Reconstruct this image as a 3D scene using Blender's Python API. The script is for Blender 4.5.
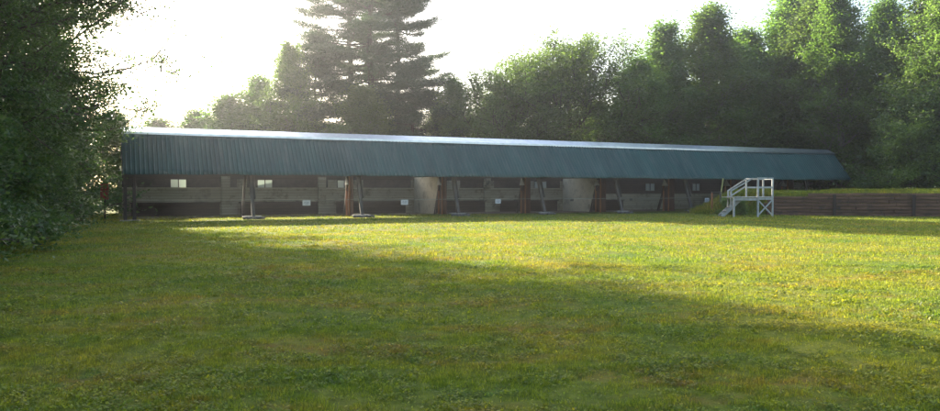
import bpy, math, random
import numpy as np
from mathutils import Vector, Matrix

R = math.radians
for o in list(bpy.data.objects): bpy.data.objects.remove(o)
scene = bpy.context.scene
C = scene.collection

# ------------------------------------------------------------------ camera
F = 760.0                      # focal length in pixels of the 940 px wide photograph
cam_d = bpy.data.cameras.new('camera'); cam = bpy.data.objects.new('camera', cam_d); C.objects.link(cam)
cam_d.sensor_width = 36; cam_d.lens = 36*F/940; cam_d.clip_end = 2000; cam_d.clip_start = 0.05
cam.location = (0, 0, 1.6); cam.rotation_euler = (R(90-1.12), 0, 0)
scene.camera = cam

# ------------------------------------------------------------------ light
SUN_AZ, SUN_EL = -35.5, 24.0
world = bpy.data.worlds.new('World'); scene.world = world; world.use_nodes = True
nt = world.node_tree; nt.nodes.clear()
sky = nt.nodes.new('ShaderNodeTexSky'); sky.sky_type = 'NISHITA'; sky.sun_disc = False
sky.sun_elevation = R(SUN_EL); sky.sun_rotation = R(SUN_AZ)
sky.air_density = 1.0; sky.dust_density = 3.0; sky.ozone_density = 1.0
bg = nt.nodes.new('ShaderNodeBackground'); bg.inputs['Strength'].default_value = 0.105
wo = nt.nodes.new('ShaderNodeOutputWorld')
nt.links.new(sky.outputs[0], bg.inputs[0]); nt.links.new(bg.outputs[0], wo.inputs[0])

sd = bpy.data.lights.new('sun', 'SUN'); sun = bpy.data.objects.new('sun', sd); C.objects.link(sun)
sd.energy = 5.0; sd.angle = R(0.5); sd.color = (1.0, 0.90, 0.74)
sv = Vector((math.sin(R(SUN_AZ))*math.cos(R(SUN_EL)), math.cos(R(SUN_AZ))*math.cos(R(SUN_EL)), math.sin(R(SUN_EL))))
sun.rotation_euler = sv.to_track_quat('Z', 'Y').to_euler(); sun.location = (0, 0, 60)

scene.view_settings.view_transform = 'Standard'; scene.view_settings.look = 'None'
scene.view_settings.exposure = 2.2; scene.view_settings.gamma = 1; scene.view_settings.use_curve_mapping = False
scene.render.engine = 'CYCLES'
cy = scene.cycles
cy.use_denoising = True; cy.denoising_prefilter = 'NONE'; cy.denoising_input_passes = 'RGB_ALBEDO_NORMAL'
try: cy.denoiser = 'OPENIMAGEDENOISE'
except Exception: pass
cy.max_bounces = 6; cy.diffuse_bounces = 3; cy.glossy_bounces = 2; cy.transmission_bounces = 4
cy.volume_bounces = 0; cy.transparent_max_bounces = 4; cy.caustics_reflective = False; cy.caustics_refractive = False
cy.sample_clamp_indirect = 6

# ------------------------------------------------------------------ helpers
def link(o, parent=None):
    C.objects.link(o)
    if parent is not None: o.parent = parent
    return o
def tag(o, label=None, cat=None, group=None, kind=None):
    if label: o['label'] = label
    if cat: o['category'] = cat
    if group: o['group'] = group
    if kind: o['kind'] = kind
    return o
def empty(name, loc=(0,0,0), rz=0.0, label=None, cat=None, group=None):
    o = bpy.data.objects.new(name, None); C.objects.link(o)
    o.location = loc; o.rotation_euler = (0,0,rz); o.empty_display_size = .2
    return tag(o, label, cat, group)
def np_mesh(name, V, F_, mat, attr=None, smooth=False):
    V = np.asarray(V, dtype=np.float32); F_ = np.asarray(F_, dtype=np.int32)
    n, k = F_.shape
    me = bpy.data.meshes.new(name)
    me.vertices.add(len(V)); me.vertices.foreach_set('co', V.ravel())
    me.loops.add(n*k); me.loops.foreach_set('vertex_index', F_.ravel())
    me.polygons.add(n); me.polygons.foreach_set('loop_start', np.arange(0, n*k, k, dtype=np.int32))
    me.polygons.foreach_set('loop_total', np.full(n, k, dtype=np.int32))
    if smooth: me.polygons.foreach_set('use_smooth', np.ones(n, dtype=bool))
    me.update(calc_edges=True)
    if attr is not None:
        a = me.attributes.new('rnd', 'FLOAT', 'FACE'); a.data.foreach_set('value', np.asarray(attr, dtype=np.float32))
    me.materials.append(mat)
    return me

class MB:
    def __init__(s): s.v = []; s.f = []
    def add(s, vs, fs):
        b = len(s.v); s.v += [tuple(v) for v in vs]; s.f += [tuple(i+b for i in f) for f in fs]; return s
    def box(s, x0, x1, y0, y1, z0, z1):
        vs = [(x,y,z) for z in (z0,z1) for y in (y0,y1) for x in (x0,x1)]
        return s.add(vs, [(0,2,3,1),(4,5,7,6),(0,1,5,4),(2,6,7,3),(0,4,6,2),(1,3,7,5)])
    def prism(s, pts, x0, x1, axis='x'):          # polygon in (y,z), extruded along x
        n = len(pts)
        vs = [(x0,p[0],p[1]) for p in pts] + [(x1,p[0],p[1]) for p in pts]
        fs = [tuple(range(n))[::-1], tuple(range(n, 2*n))] + [(i,(i+1)%n,n+(i+1)%n,n+i) for i in range(n)]
        return s.add(vs, fs)
    def beam(s, a, b, w, h, up=(0,0,1)):
        a = Vector(a); b = Vector(b); d = (b-a).normalized(); u = Vector(up)
        if abs(d.dot(u)) > .98: u = Vector((0,1,0))
        sx = d.cross(u).normalized(); u = sx.cross(d).normalized()
        vs = []
        for p in (a, b):
            for i, j in ((-1,-1),(1,-1),(1,1),(-1,1)): vs.append(p + sx*(i*w/2) + u*(j*h/2))
        return s.add(vs, [(0,1,2,3),(7,6,5,4),(0,4,5,1),(1,5,6,2),(2,6,7,3),(3,7,4,0)])
    def tube(s, pts, rad, n=8):
        pts = [Vector(p) for p in pts]; rings = []
        for i, p in enumerate(pts):
            d = (pts[min(i+1,len(pts)-1)] - pts[max(i-1,0)]).normalized()
            u = Vector((0,0,1)) if abs(d.z) < .9 else Vector((0,1,0))
            sx = d.cross(u).normalized(); u = sx.cross(d)
            r = rad[i] if hasattr(rad, '__len__') else rad
            rings.append([p + (sx*math.cos(t)+u*math.sin(t))*r for t in [2*math.pi*k/n for k in range(n)]])
        b = [v for r_ in rings for v in r_]; fs = []
        for i in range(len(pts)-1):
            for k in range(n): fs.append((i*n+k, i*n+(k+1)%n, (i+1)*n+(k+1)%n, (i+1)*n+k))
        fs.append(tuple(range(n))[::-1]); fs.append(tuple(range((len(pts)-1)*n, len(pts)*n)))
        return s.add(b, fs)
    def rock(s, c, r, rng, flat=.6):
        import itertools
        vs = []; nlat, nlon = 4, 7
        vs.append((c[0], c[1], c[2]-r*flat))
        for i in range(1, nlat):
            ph = math.pi*i/nlat
            for j in range(nlon):
                th = 2*math.pi*j/nlon; q = r*rng.uniform(.78, 1.15)
                vs.append((c[0]+q*math.sin(ph)*math.cos(th), c[1]+q*math.sin(ph)*math.sin(th)*.8, c[2]-q*flat*math.cos(ph)))
        vs.append((c[0], c[1], c[2]+r*flat)); fs = []
        for j in range(nlon): fs.append((0, 1+(j+1)%nlon, 1+j))
        for i in range(nlat-2):
            for j in range(nlon):
                a = 1+i*nlon+j; b_ = 1+i*nlon+(j+1)%nlon; fs.append((a, b_, b_+nlon, a+nlon))
        t = len(vs)-1
        for j in range(nlon): fs.append((1+(nlat-2)*nlon+j, 1+(nlat-2)*nlon+(j+1)%nlon, t))
        return s.add(vs, fs)
    def build(s, name, mat, parent=None, bevel=0, label=None, smooth=False):
        me = bpy.data.meshes.new(name); me.from_pydata(s.v, [], s.f); me.update(); me.materials.append(mat)
        if smooth: me.polygons.foreach_set('use_smooth', [True]*len(me.polygons))
        o = bpy.data.objects.new(name, me); link(o, parent)
        if bevel:
            m = o.modifiers.new('bevel', 'BEVEL'); m.width = bevel; m.segments = 1; m.limit_method = 'ANGLE'
        if label: o['label'] = label
        return o

# ------------------------------------------------------------------ materials
def new_mat(name):
    m = bpy.data.materials.new(name); m.use_nodes = True; t = m.node_tree; t.nodes.clear()
    out = t.nodes.new('ShaderNodeOutputMaterial'); return m, t, out
def nd(t, typ, **kw):
    n = t.nodes.new(typ)
    for k, v in kw.items():
        if k in n.inputs.keys() if hasattr(n.inputs, 'keys') else False: n.inputs[k].default_value = v
        else: setattr(n, k, v)
    return n
def ramp(t, fac, stops, interp='LINEAR'):
    r = t.nodes.new('ShaderNodeValToRGB'); cr = r.color_ramp; cr.interpolation = interp
    while len(cr.elements) < len(stops): cr.elements.new(.5)
    for e, (p, c) in zip(cr.elements, stops): e.position = p; e.color = (*c, 1)
    t.links.new(fac, r.inputs[0]); return r.outputs[0]
def noise(t, vec, scale, detail=4, rough=.55, sx=None):
    n = t.nodes.new('ShaderNodeTexNoise'); n.inputs['Scale'].default_value = scale
    n.inputs['Detail'].default_value = detail; n.inputs['Roughness'].default_value = rough
    if sx is not None:
        mp = t.nodes.new('ShaderNodeMapping'); mp.inputs['Scale'].default_value = sx
        t.links.new(vec, mp.inputs[0]); vec = mp.outputs[0]
    t.links.new(vec, n.inputs['Vector']); return n.outputs['Fac']
def mixc(t, fac, a, b, mode='MIX'):
    m = t.nodes.new('ShaderNodeMix'); m.data_type = 'RGBA'; m.blend_type = mode
    for inp, val in ((m.inputs[0], fac), (m.inputs[6], a), (m.inputs[7], b)):
        if isinstance(val, (int, float)): inp.default_value = val
        elif isinstance(val, tuple): inp.default_value = (*val, 1)
        else: t.links.new(val, inp)
    return m.outputs[2]

def surf(name, col, col2=None, rough=.75, scale=3.0, sx=None, metallic=0, spec=.3, bump=0.0, bscale=20, stains=None, planks=None):
    """weathered surface: two tones mixed by noise, optional plank courses and bump"""
    m, t, out = new_mat(name); p = t.nodes.new('ShaderNodeBsdfPrincipled'); t.links.new(p.outputs[0], out.inputs[0])
    tc = t.nodes.new('ShaderNodeTexCoord').outputs['Object']
    col2 = col2 or tuple(c*.65 for c in col)
    c = ramp(t, noise(t, tc, scale, 6, .65, sx), [(.32, col2), (.68, col)])
    if stains:
        c = mixc(t, ramp(t, noise(t, tc, stains[1], 5, .7), [(.52, (0,0,0)), (.7, (1,1,1))]), c, stains[0])
    if planks:                                      # horizontal board courses of given height along z
        ax, pitch = planks
        sp = t.nodes.new('ShaderNodeSeparateXYZ'); t.links.new(tc, sp.inputs[0])
        dv = t.nodes.new('ShaderNodeMath'); dv.operation = 'DIVIDE'; dv.inputs[1].default_value = pitch; t.links.new(sp.outputs[ax], dv.inputs[0])
        fl = t.nodes.new('ShaderNodeMath'); fl.operation = 'FLOOR'; t.links.new(dv.outputs[0], fl.inputs[0])
        wn = t.nodes.new('ShaderNodeTexWhiteNoise'); wn.noise_dimensions = '1D'; t.links.new(fl.outputs[0], wn.inputs['W'])
        c = mixc(t, .5, c, ramp(t, wn.outputs['Value'], [(0, (.55,.55,.55)), (1, (1,1,1))]), 'MULTIPLY')
        fr = t.nodes.new('ShaderNodeMath'); fr.operation = 'FRACT'; t.links.new(dv.outputs[0], fr.inputs[0])
        c = mixc(t, ramp(t, fr.outputs[0], [(0, (1,1,1)), (.05, (1,1,1)), (.09, (0,0,0)), (1, (0,0,0))]), c, tuple(x*.25 for x in col2))
    t.links.new(c, p.inputs['Base Color'])
    p.inputs['Roughness'].default_value = rough; p.inputs['Metallic'].default_value = metallic
    p.inputs['Specular IOR Level'].default_value = spec
    if bump:
        b = t.nodes.new('ShaderNodeBump'); b.inputs['Strength'].default_value = bump; b.inputs['Distance'].default_value = .02
        t.links.new(noise(t, tc, bscale, 5, .7, sx), b.inputs['Height']); t.links.new(b.outputs[0], p.inputs['Normal'])
    return m

def leaf_mat(name, cols, trans=.4, rough=.5, tcol=(.84, 1.0, .45), spec=.35):
    m, t, out = new_mat(name)
    at = t.nodes.new('ShaderNodeAttribute'); at.attribute_name = 'rnd'
    c = ramp(t, at.outputs['Fac'], [(i/(len(cols)-1), k) for i, k in enumerate(cols)])
    oi = t.nodes.new('ShaderNodeObjectInfo')
    hs = t.nodes.new('ShaderNodeHueSaturation')
    mr = t.nodes.new('ShaderNodeMapRange'); mr.inputs[3].default_value = .78; mr.inputs[4].default_value = 1.22
    t.links.new(oi.outputs['Random'], mr.inputs[0]); t.links.new(mr.outputs[0], hs.inputs['Value'])
    mh = t.nodes.new('ShaderNodeMapRange'); mh.inputs[3].default_value = .485; mh.inputs[4].default_value = .512
    t.links.new(oi.outputs['Random'], mh.inputs[0]); t.links.new(mh.outputs[0], hs.inputs['Hue'])
    t.links.new(c, hs.inputs['Color'])
    p = t.nodes.new('ShaderNodeBsdfPrincipled'); p.inputs['Roughness'].default_value = rough
    p.inputs['Specular IOR Level'].default_value = spec
    t.links.new(hs.outputs[0], p.inputs['Base Color'])
    tr = t.nodes.new('ShaderNodeBsdfTranslucent')
    tc_ = mixc(t, 1.0, hs.outputs[0], tuple(2.0*x for x in tcol), 'MULTIPLY'); t.links.new(tc_, tr.inputs[0])
    mx = t.nodes.new('ShaderNodeMixShader'); mx.inputs[0].default_value = trans
    t.links.new(p.outputs[0], mx.inputs[1]); t.links.new(tr.outputs[0], mx.inputs[2]); t.links.new(mx.outputs[0], out.inputs[0])
    return m

M = {}
M['leaf'] = leaf_mat('leaf green', [(.05,.09,.025), (.085,.135,.034), (.12,.17,.047), (.15,.195,.065)], .52, .42, spec=.5)
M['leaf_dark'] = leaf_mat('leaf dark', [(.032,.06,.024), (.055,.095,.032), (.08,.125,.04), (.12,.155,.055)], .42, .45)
M['leaf_pale'] = leaf_mat('leaf pale', [(.06,.10,.036), (.09,.14,.045), (.12,.165,.06), (.16,.195,.085)], .5, .42, spec=.5)
M['needle'] = leaf_mat('pine needles', [(.03,.055,.03), (.045,.075,.04), (.06,.09,.045), (.08,.10,.05)], .25, .6)
M['bark'] = surf('bark', (.13,.10,.075), (.05,.04,.03), .95, 6, (1,1,.25), bump=.6, bscale=14)
M['bark_pale'] = surf('pale bark', (.28,.26,.22), (.12,.10,.08), .9, 5, (1,1,.5), bump=.4)

def lawn_color(t):
    g = t.nodes.new('ShaderNodeNewGeometry').outputs['Position']
    base = ramp(t, noise(t, g, .35, 6, .62), [(.30, (.098,.175,.028)), (.5, (.165,.218,.03)), (.70, (.26,.25,.042))])
    fine = ramp(t, noise(t, g, 5.5, 5, .7), [(.3, (.55,.60,.55)), (.7, (1.25,1.2,1.1))])
    c = mixc(t, 1.0, base, fine, 'MULTIPLY')
    # worn reddish-brown patches
    pm = mixc(t, 1.0, ramp(t, noise(t, g, .55, 5, .6, (.7,1.6,1)), [(.47, (0,0,0)), (.64, (1,1,1))]),
              ramp(t, noise(t, g, 3.2, 5, .75), [(.42, (.1,.1,.1)), (.62, (1,1,1))]), 'MULTIPLY')
    c = mixc(t, mixc(t, 1.0, pm, (.62,.62,.62), 'MULTIPLY'), c, (.25,.14,.045))
    # a few lusher clover tufts
    lm = ramp(t, noise(t, g, 1.3, 4, .65), [(.60, (0,0,0)), (.70, (1,1,1))])
    c = mixc(t, mixc(t, 1.0, lm, (.6,.6,.6), 'MULTIPLY'), c, (.06,.15,.035))
    return c
def lawn_mat():
    m, t, out = new_mat('mown lawn'); p = t.nodes.new('ShaderNodeBsdfPrincipled'); t.links.new(p.outputs[0], out.inputs[0])
    c = lawn_color(t)
    g = t.nodes.new('ShaderNodeNewGeometry').outputs['Position']
    t.links.new(mixc(t, 1.0, c, (.8,.75,.7), 'MULTIPLY'), p.inputs['Base Color']); p.inputs['Roughness'].default_value = .95
    p.inputs['Specular IOR Level'].default_value = .1
    b = t.nodes.new('ShaderNodeBump'); b.inputs['Strength'].default_value = .9; b.inputs['Distance'].default_value = .06
    t.links.new(noise(t, g, 9, 7, .75), b.inputs['Height']); t.links.new(b.outputs[0], p.inputs['Normal'])
    return m
def blade_mat():
    m, t, out = new_mat('grass blades')
    at = t.nodes.new('ShaderNodeAttribute'); at.attribute_name = 'rnd'
    v = ramp(t, at.outputs['Fac'], [(0, (.55,.62,.6)), (.6, (1.05,1.05,1)), (.93, (1.35,1.3,1.2)), (.96, (1.6,1.35,1.1)), (1, (1.9,1.5,1.3))])
    c = mixc(t, 1.0, lawn_color(t), v, 'MULTIPLY')
    p = t.nodes.new('ShaderNodeBsdfPrincipled'); p.inputs['Roughness'].default_value = .6; p.inputs['Specular IOR Level'].default_value = .25
    t.links.new(c, p.inputs['Base Color'])
    tr = t.nodes.new('ShaderNodeBsdfTranslucent'); t.links.new(mixc(t, 1.0, c, (1.7,1.55,.7), 'MULTIPLY'), tr.inputs[0])
    mx = t.nodes.new('ShaderNodeMixShader'); mx.inputs[0].default_value = .45
    t.links.new(p.outputs[0], mx.inputs[1]); t.links.new(tr.outputs[0], mx.inputs[2]); t.links.new(mx.outputs[0], out.inputs[0])
    return m
M['lawn'] = lawn_mat(); M['blade'] = blade_mat()

def roof_mat():
    m, t, out = new_mat('green painted metal'); p = t.nodes.new('ShaderNodeBsdfPrincipled'); t.links.new(p.outputs[0], out.inputs[0])
    tc = t.nodes.new('ShaderNodeTexCoord').outputs['Object']
    sp = t.nodes.new('ShaderNodeSeparateXYZ'); t.links.new(tc, sp.inputs[0])
    dv = t.nodes.new('ShaderNodeMath'); dv.operation = 'DIVIDE'; dv.inputs[1].default_value = .92; t.links.new(sp.outputs[0], dv.inputs[0])
    fl = t.nodes.new('ShaderNodeMath'); fl.operation = 'FLOOR'; t.links.new(dv.outputs[0], fl.inputs[0])
    wn = t.nodes.new('ShaderNodeTexWhiteNoise'); wn.noise_dimensions = '1D'; t.links.new(fl.outputs[0], wn.inputs['W'])
    c = ramp(t, noise(t, tc, 1.2, 6, .6, (1,.3,.3)), [(.3, (.010,.054,.048)), (.7, (.018,.082,.070))])
    c = mixc(t, .45, c, ramp(t, wn.outputs['Value'], [(0, (.65,.7,.7)), (1, (1.3,1.25,1.25))]), 'MULTIPLY')
    # dusty streaks down the sheets
    st = ramp(t, noise(t, tc, 3.5, 6, .7, (1,.12,.12)), [(.48, (0,0,0)), (.72, (.5,.5,.5))])
    c = mixc(t, st, c, (.10,.13,.125))
    t.links.new(c, p.inputs['Base Color'])
    p.inputs['Roughness'].default_value = .42; p.inputs['Specular IOR Level'].default_value = .36
    b = t.nodes.new('ShaderNodeBump'); b.inputs['Strength'].default_value = .25; b.inputs['Distance'].default_value = .03
    t.links.new(noise(t, tc, 2.2, 3, .5), b.inputs['Height']); t.links.new(b.outputs[0], p.inputs['Normal'])
    return m
M['roof'] = roof_mat()
M['cap'] = surf('galvanised ridge', (.62,.66,.70), (.45,.5,.55), .28, 2.5, metallic=.85, spec=.6)
M['tan'] = surf('tan board siding', (.43,.39,.28), (.33,.295,.205), .85, 4, (.3,1,3), planks=(2,.18), stains=((.12,.10,.07), 1.3))
M['tan_panel'] = surf('pale tan panel', (.55,.50,.37), (.45,.41,.30), .8, 2.5, stains=((.22,.19,.13), 1.1))  # paler than the siding: light on the partitions is put into this tan
M['brown'] = surf('dark brown boards', (.085,.063,.046), (.045,.034,.026), .9, 5, (.3,1,3), planks=(2,.2))
M['dark'] = surf('dark hatch boards', (.07,.06,.046), (.035,.03,.024), .9, 4)
M['redwood'] = surf('reddish stained boards', (.13,.06,.035), (.06,.03,.018), .8, 6, (1,1,.2), bump=.3)
M['orange'] = surf('orange wood and sunlit studs', (.42,.18,.07), (.22,.09,.04), .75, 6, (1,1,.2))  # orange carries the sunlight on the studs
M['grey_wood'] = surf('weathered grey timber', (.12,.105,.085), (.06,.052,.043), .9, 7, (1,1,.2), bump=.4)
M['dark_wood'] = surf('dark timber', (.07,.052,.04), (.035,.026,.02), .9, 7, (1,1,.2), bump=.4)
M['white_wood'] = surf('white painted wood', (.44,.45,.43), (.27,.275,.25), .75, 6, stains=((.20,.18,.15), 3))
M['white'] = surf('white board', (.60,.59,.56), (.48,.47,.45), .6, 5)
M['mark'] = surf('faded dark print', (.16,.17,.20), (.10,.10,.12), .8, 20)
M['concrete'] = surf('pale concrete', (.36,.34,.29), (.22,.21,.18), .9, 8, bump=.5)
M['stone'] = surf('dark stone', (.12,.115,.10), (.05,.048,.042), .9, 9, bump=.5)
M['rope'] = surf('pale rope', (.34,.34,.27), (.25,.25,.2), .8, 10)
M['gravel'] = surf('bare earth', (.16,.125,.085), (.09,.07,.05), .95, 3, bump=.6)
M['sleeper'] = surf('reddish railway sleeper', (.24,.135,.082), (.08,.046,.032), .9, 4, (.25,1,3), planks=(2,.2141), bump=.6, stains=((.05,.045,.038), 2.0))
M['red'] = surf('faded red board', (.36,.06,.05), (.22,.05,.045), .7, 6)
def pane_mat():  # pale pane colour stands in for the bright outside
    m, t, out = new_mat('daylight pane'); tr = t.nodes.new('ShaderNodeBsdfTranslucent'); tr.inputs[0].default_value = (.55,.60,.55,1)
    p = t.nodes.new('ShaderNodeBsdfPrincipled'); p.inputs['Base Color'].default_value = (.7,.72,.66,1); p.inputs['Roughness'].default_value = .4
    mx = t.nodes.new('ShaderNodeMixShader'); mx.inputs[0].default_value = .5
    t.links.new(p.outputs[0], mx.inputs[1]); t.links.new(tr.outputs[0], mx.inputs[2]); t.links.new(mx.outputs[0], out.inputs[0]); return m
M['pane'] = pane_mat()

# ------------------------------------------------------------------ ground
rngG = np.random.default_rng(3)
def vnoise(x, y, scale, seed):
    """smooth value noise"""
    x = np.asarray(x, float)*scale; y = np.asarray(y, float)*scale
    xi = np.floor(x).astype(np.int64); yi = np.floor(y).astype(np.int64); fx = x-xi; fy = y-yi
    fx = fx*fx*(3-2*fx); fy = fy*fy*(3-2*fy)
    def h(a, b):
        n = (a*374761393 + b*668265263 + seed*1442695041) & 0x7fffffff
        n = ((n ^ (n >> 13))*1274126177) & 0x7fffffff
        return ((n ^ (n >> 16)) & 0xffff)/65535.0
    return (h(xi,yi)*(1-fx)+h(xi+1,yi)*fx)*(1-fy) + (h(xi,yi+1)*(1-fx)+h(xi+1,yi+1)*fx)*fy
def ground_z(x, y):
    near = np.clip(1-(np.hypot(x, y)-30)/20, 0, 1)
    return near*((vnoise(x,y,.5,1)-.5)*.05 + (vnoise(x,y,2.2,2)-.5)*.022 + (vnoise(x,y,7.,5)-.5)*.012)
def grid_obj(name, xs, ys, zf, mat):
    X, Y = np.meshgrid(xs, ys); Z = zf(X, Y)
    V = np.stack([X, Y, Z], -1).reshape(-1, 3); nx, ny = len(xs), len(ys)
    i = (np.arange(ny-1)[:,None]*nx + np.arange(nx-1)[None,:]).ravel()
    me = np_mesh(name, V, np.stack([i, i+1, i+1+nx, i+nx], 1), mat, smooth=True)
    return link(bpy.data.objects.new(name, me))
xs = np.concatenate([np.linspace(-300,-42,20), np.linspace(-40,40,400), np.linspace(42,300,20)])
ys = np.concatenate([np.linspace(-300,-8,20), np.linspace(-6,14,160), np.linspace(14.2,50,140), np.linspace(51,300,30)])
g = grid_obj('ground', xs, ys, ground_z, M['lawn']); tag(g, 'mown lawn, worn in reddish patches', kind='structure')

# embankment on the right, held by a sleeper wall; the shelter's right bays run over it
W0 = np.array([19.6, 49.9]); W1 = np.array([44.0, 41.5]); wd = (W1-W0)/np.linalg.norm(W1-W0); wn_ = np.array([-wd[1], wd[0]])   # wn_ points away from camera
wall_len = float(np.linalg.norm(W1-W0))
def bank_z(X, Y):
    u = (X-W0[0])*wd[0] + (Y-W0[1])*wd[1]; v = (X-W0[0])*wn_[0] + (Y-W0[1])*wn_[1]
    top = 1.38 + .16*np.clip((v-.3)/3.0, 0, 1) + .12*(vnoise(X,Y,.35,8)-.5) + .05*(vnoise(X,Y,2.,9)-.5)
    top = top + .12*np.exp(-((u-14)/5)**2)*np.clip(v/1.5,0,1)
    # left side slopes down toward the lawn
    sl = np.clip((u+5.4)/3.9, 0, 1); sl = sl*sl*(3-2*sl)
    back = np.clip((30-v)/10, 0, 1)
    z = top*sl*back
    front = np.clip(v/.12, 0, 1)
    nose = np.where(u < 0, np.clip((v+.1)/(1.6), 0, 1), 1)      # rounded nose left of the wall
    return np.where(v < 0.02, -.25, z*front*nose - .02)
us = np.concatenate([np.linspace(-6, 34, 130)]); vs_ = np.concatenate([[0.03, .06, .15], np.linspace(.3, 14, 50), np.linspace(15, 32, 16)])
U, Vv = np.meshgrid(us, vs_); Xb = W0[0]+U*wd[0]+Vv*wn_[0]; Yb = W0[1]+U*wd[1]+Vv*wn_[1]
Zb = bank_z(Xb, Yb); Zb[0,:] = -.2
nx = len(us); i = (np.arange(len(vs_)-1)[:,None]*nx + np.arange(nx-1)[None,:]).ravel()
me = np_mesh('embankment', np.stack([Xb, Yb, Zb], -1).reshape(-1,3), np.stack([i, i+1, i+1+nx, i+nx], 1), M['lawn'], smooth=True)
bank = link(bpy.data.objects.new('embankment', me)); tag(bank, 'grass topped earth bank behind the timber retaining wall', kind='structure')
def height(x, y):
    return float(np.maximum(ground_z(x, y), bank_z(np.array(x), np.array(y))))

def rear_bank():  # unseen bank, added to keep low sun off the strip before the shelter
    OXr, OYr, ax = -18.76, 41.8, math.atan2(.430, .903); ss = np.linspace(1, 54, 90); tt = np.linspace(0, 1, 16); A, T_ = np.meshgrid(ss, tt)
    hgt = 4.35 + .9*(vnoise(A, A*0, .35, 91)-.5); hgt = hgt*np.clip(np.minimum(A-1, 54-A)/5, 0, 1)**.7
    y = 7.0 + 9*T_; z = hgt*np.sin(np.pi*np.clip(T_*1.02, 0, 1))**.8 + .12*vnoise(A, y, 1.1, 92) - .12
    X = OXr+math.cos(ax)*A-math.sin(ax)*y; Y = OYr+math.sin(ax)*A+math.cos(ax)*y
    nx = len(ss); i = (np.arange(len(tt)-1)[:,None]*nx+np.arange(nx-1)[None,:]).ravel()
    o = link(bpy.data.objects.new('rear_bank', np_mesh('rear_bank', np.stack([X,Y,z],-1).reshape(-1,3), np.stack([i,i+1,i+1+nx,i+nx],1), M['lawn'], smooth=True)))
    tag(o, 'unseen earth bank added behind the shelter to block sun', kind='structure')
rear_bank()

# grass blades: one stuff object for the lawn, one for the bank
def blades(name, X, Y, Z, h, w, label, lean=.55, seed=0):
    r = np.random.default_rng(seed); n = len(X)
    az = r.uniform(0, 2*np.pi, n); ln = np.abs(r.normal(0, lean, n)) + .1; la = r.uniform(0, 2*np.pi, n)
    hh = h*r.uniform(.5, 1.3, n); ww = w*r.uniform(.6, 1.3, n)
    base = np.stack([X, Y, Z-.004], 1)
    side = np.stack([np.cos(az), np.sin(az), np.zeros(n)], 1)*(ww/2)[:,None]
    tip = base + np.stack([np.cos(la)*np.sin(ln), np.sin(la)*np.sin(ln), np.cos(ln)], 1)*hh[:,None]
    V = np.stack([base-side, base+side, tip], 1).reshape(-1, 3)
    me = np_mesh(name, V, np.arange(3*n).reshape(-1,3), M['blade'], attr=r.random(n))
    o = link(bpy.data.objects.new(name, me)); tag(o, label, 'grass', kind='stuff'); return o
def wedge(n, d0, d1, spread, seed):
    r = np.random.default_rng(seed); D = np.sqrt(r.uniform(d0*d0, d1*d1, n)); X = D*r.uniform(-spread, spread, n); return X, D
px_, py_, ph_, pw_ = [], [], [], []
for n, d0, d1, h, w, sd_ in ((260000, 4.2, 9, .033, .0085, 1), (230000, 9, 17, .040, .014, 2), (190000, 17, 30, .055, .024, 3), (150000, 30, 52, .06, .042, 4)):
    X, D = wedge(n, d0, d1, .74, sd_)
    cl = vnoise(X, D, 4.2, 11)*.6 + vnoise(X, D, 11., 12)*.4
    keep = np.random.default_rng(sd_+50).random(n) < np.clip((cl-.25)*2.4, .12, 1)
    X, D, cl = X[keep], D[keep], cl[keep]
    px_.append(X); py_.append(D); ph_.append(h*(.55+.95*cl)*(1+.5*(vnoise(X,D,1.1,13)-.5))); pw_.append(np.full(len(X), w))
X = np.concatenate(px_); Y = np.concatenate(py_); bankm = bank_z(X, Y) < .0
X, Y, H_, W_ = X[bankm], Y[bankm], np.concatenate(ph_)[bankm], np.concatenate(pw_)[bankm]
blades('lawn_grass', X, Y, ground_z(X, Y), H_, W_, 'short mown grass with clover covering the field', seed=21)
Xc, Dc, Hc = [], [], []
for n, d0, d1, sd_ in ((110000, 4.2, 9, 61), (60000, 9, 16, 62)):
    X, D = wedge(n, d0, d1, .74, sd_); cl = vnoise(X, D, 1.7, 71)*.5 + vnoise(X, D, 6., 72)*.5
    k = np.random.default_rng(sd_+9).random(n) < np.clip((cl-.42)*4, .04, 1); Xc.append(X[k]); Dc.append(D[k]); Hc.append(cl[k])
Xc, Dc, Hc = map(np.concatenate, (Xc, Dc, Hc)); r = np.random.default_rng(77); n = len(Xc)
c = np.stack([Xc, Dc, ground_z(Xc, Dc) + .012 + .035*Hc*r.random(n)], 1); th = r.uniform(0, 6.283, n); tl = r.normal(0, .45, (n, 2))
d1_ = np.stack([np.cos(th), np.sin(th), tl[:,0]], 1); d2_ = np.stack([-np.sin(th), np.cos(th), tl[:,1]], 1); sz = (.008 + .009*r.random(n))[:,None]*np.where(Dc > 9, 1.5, 1.0)[:,None]
V = np.stack([c-d1_*sz, c+d2_*sz*.8, c+d1_*sz, c-d2_*sz*.8], 1).reshape(-1, 3)
o = link(bpy.data.objects.new('lawn_clover', np_mesh('lawn_clover', V, np.arange(4*n).reshape(-1,4), M['blade'], attr=r.random(n))))
tag(o, 'low broad-leaved clover and weeds mixed into the mown grass', 'clover', kind='stuff')
r = np.random.default_rng(31); n = 60000
Uu = r.uniform(-5.5, 24, n); V2 = np.abs(r.normal(0, 3.5, n))+.1; Xx = W0[0]+Uu*wd[0]+V2*wn_[0]; Yy = W0[1]+Uu*wd[1]+V2*wn_[1]; zz = bank_z(Xx, Yy)
k = zz > .02
blades('bank_grass', Xx[k], Yy[k], zz[k], np.full(k.sum(), .16)*(.6+vnoise(Xx[k],Yy[k],.9,14))*np.where(Uu[k] < .3, 1.9, 1.0), np.full(k.sum(), .05), 'longer green grass on the bank above the timber wall', seed=22)

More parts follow.
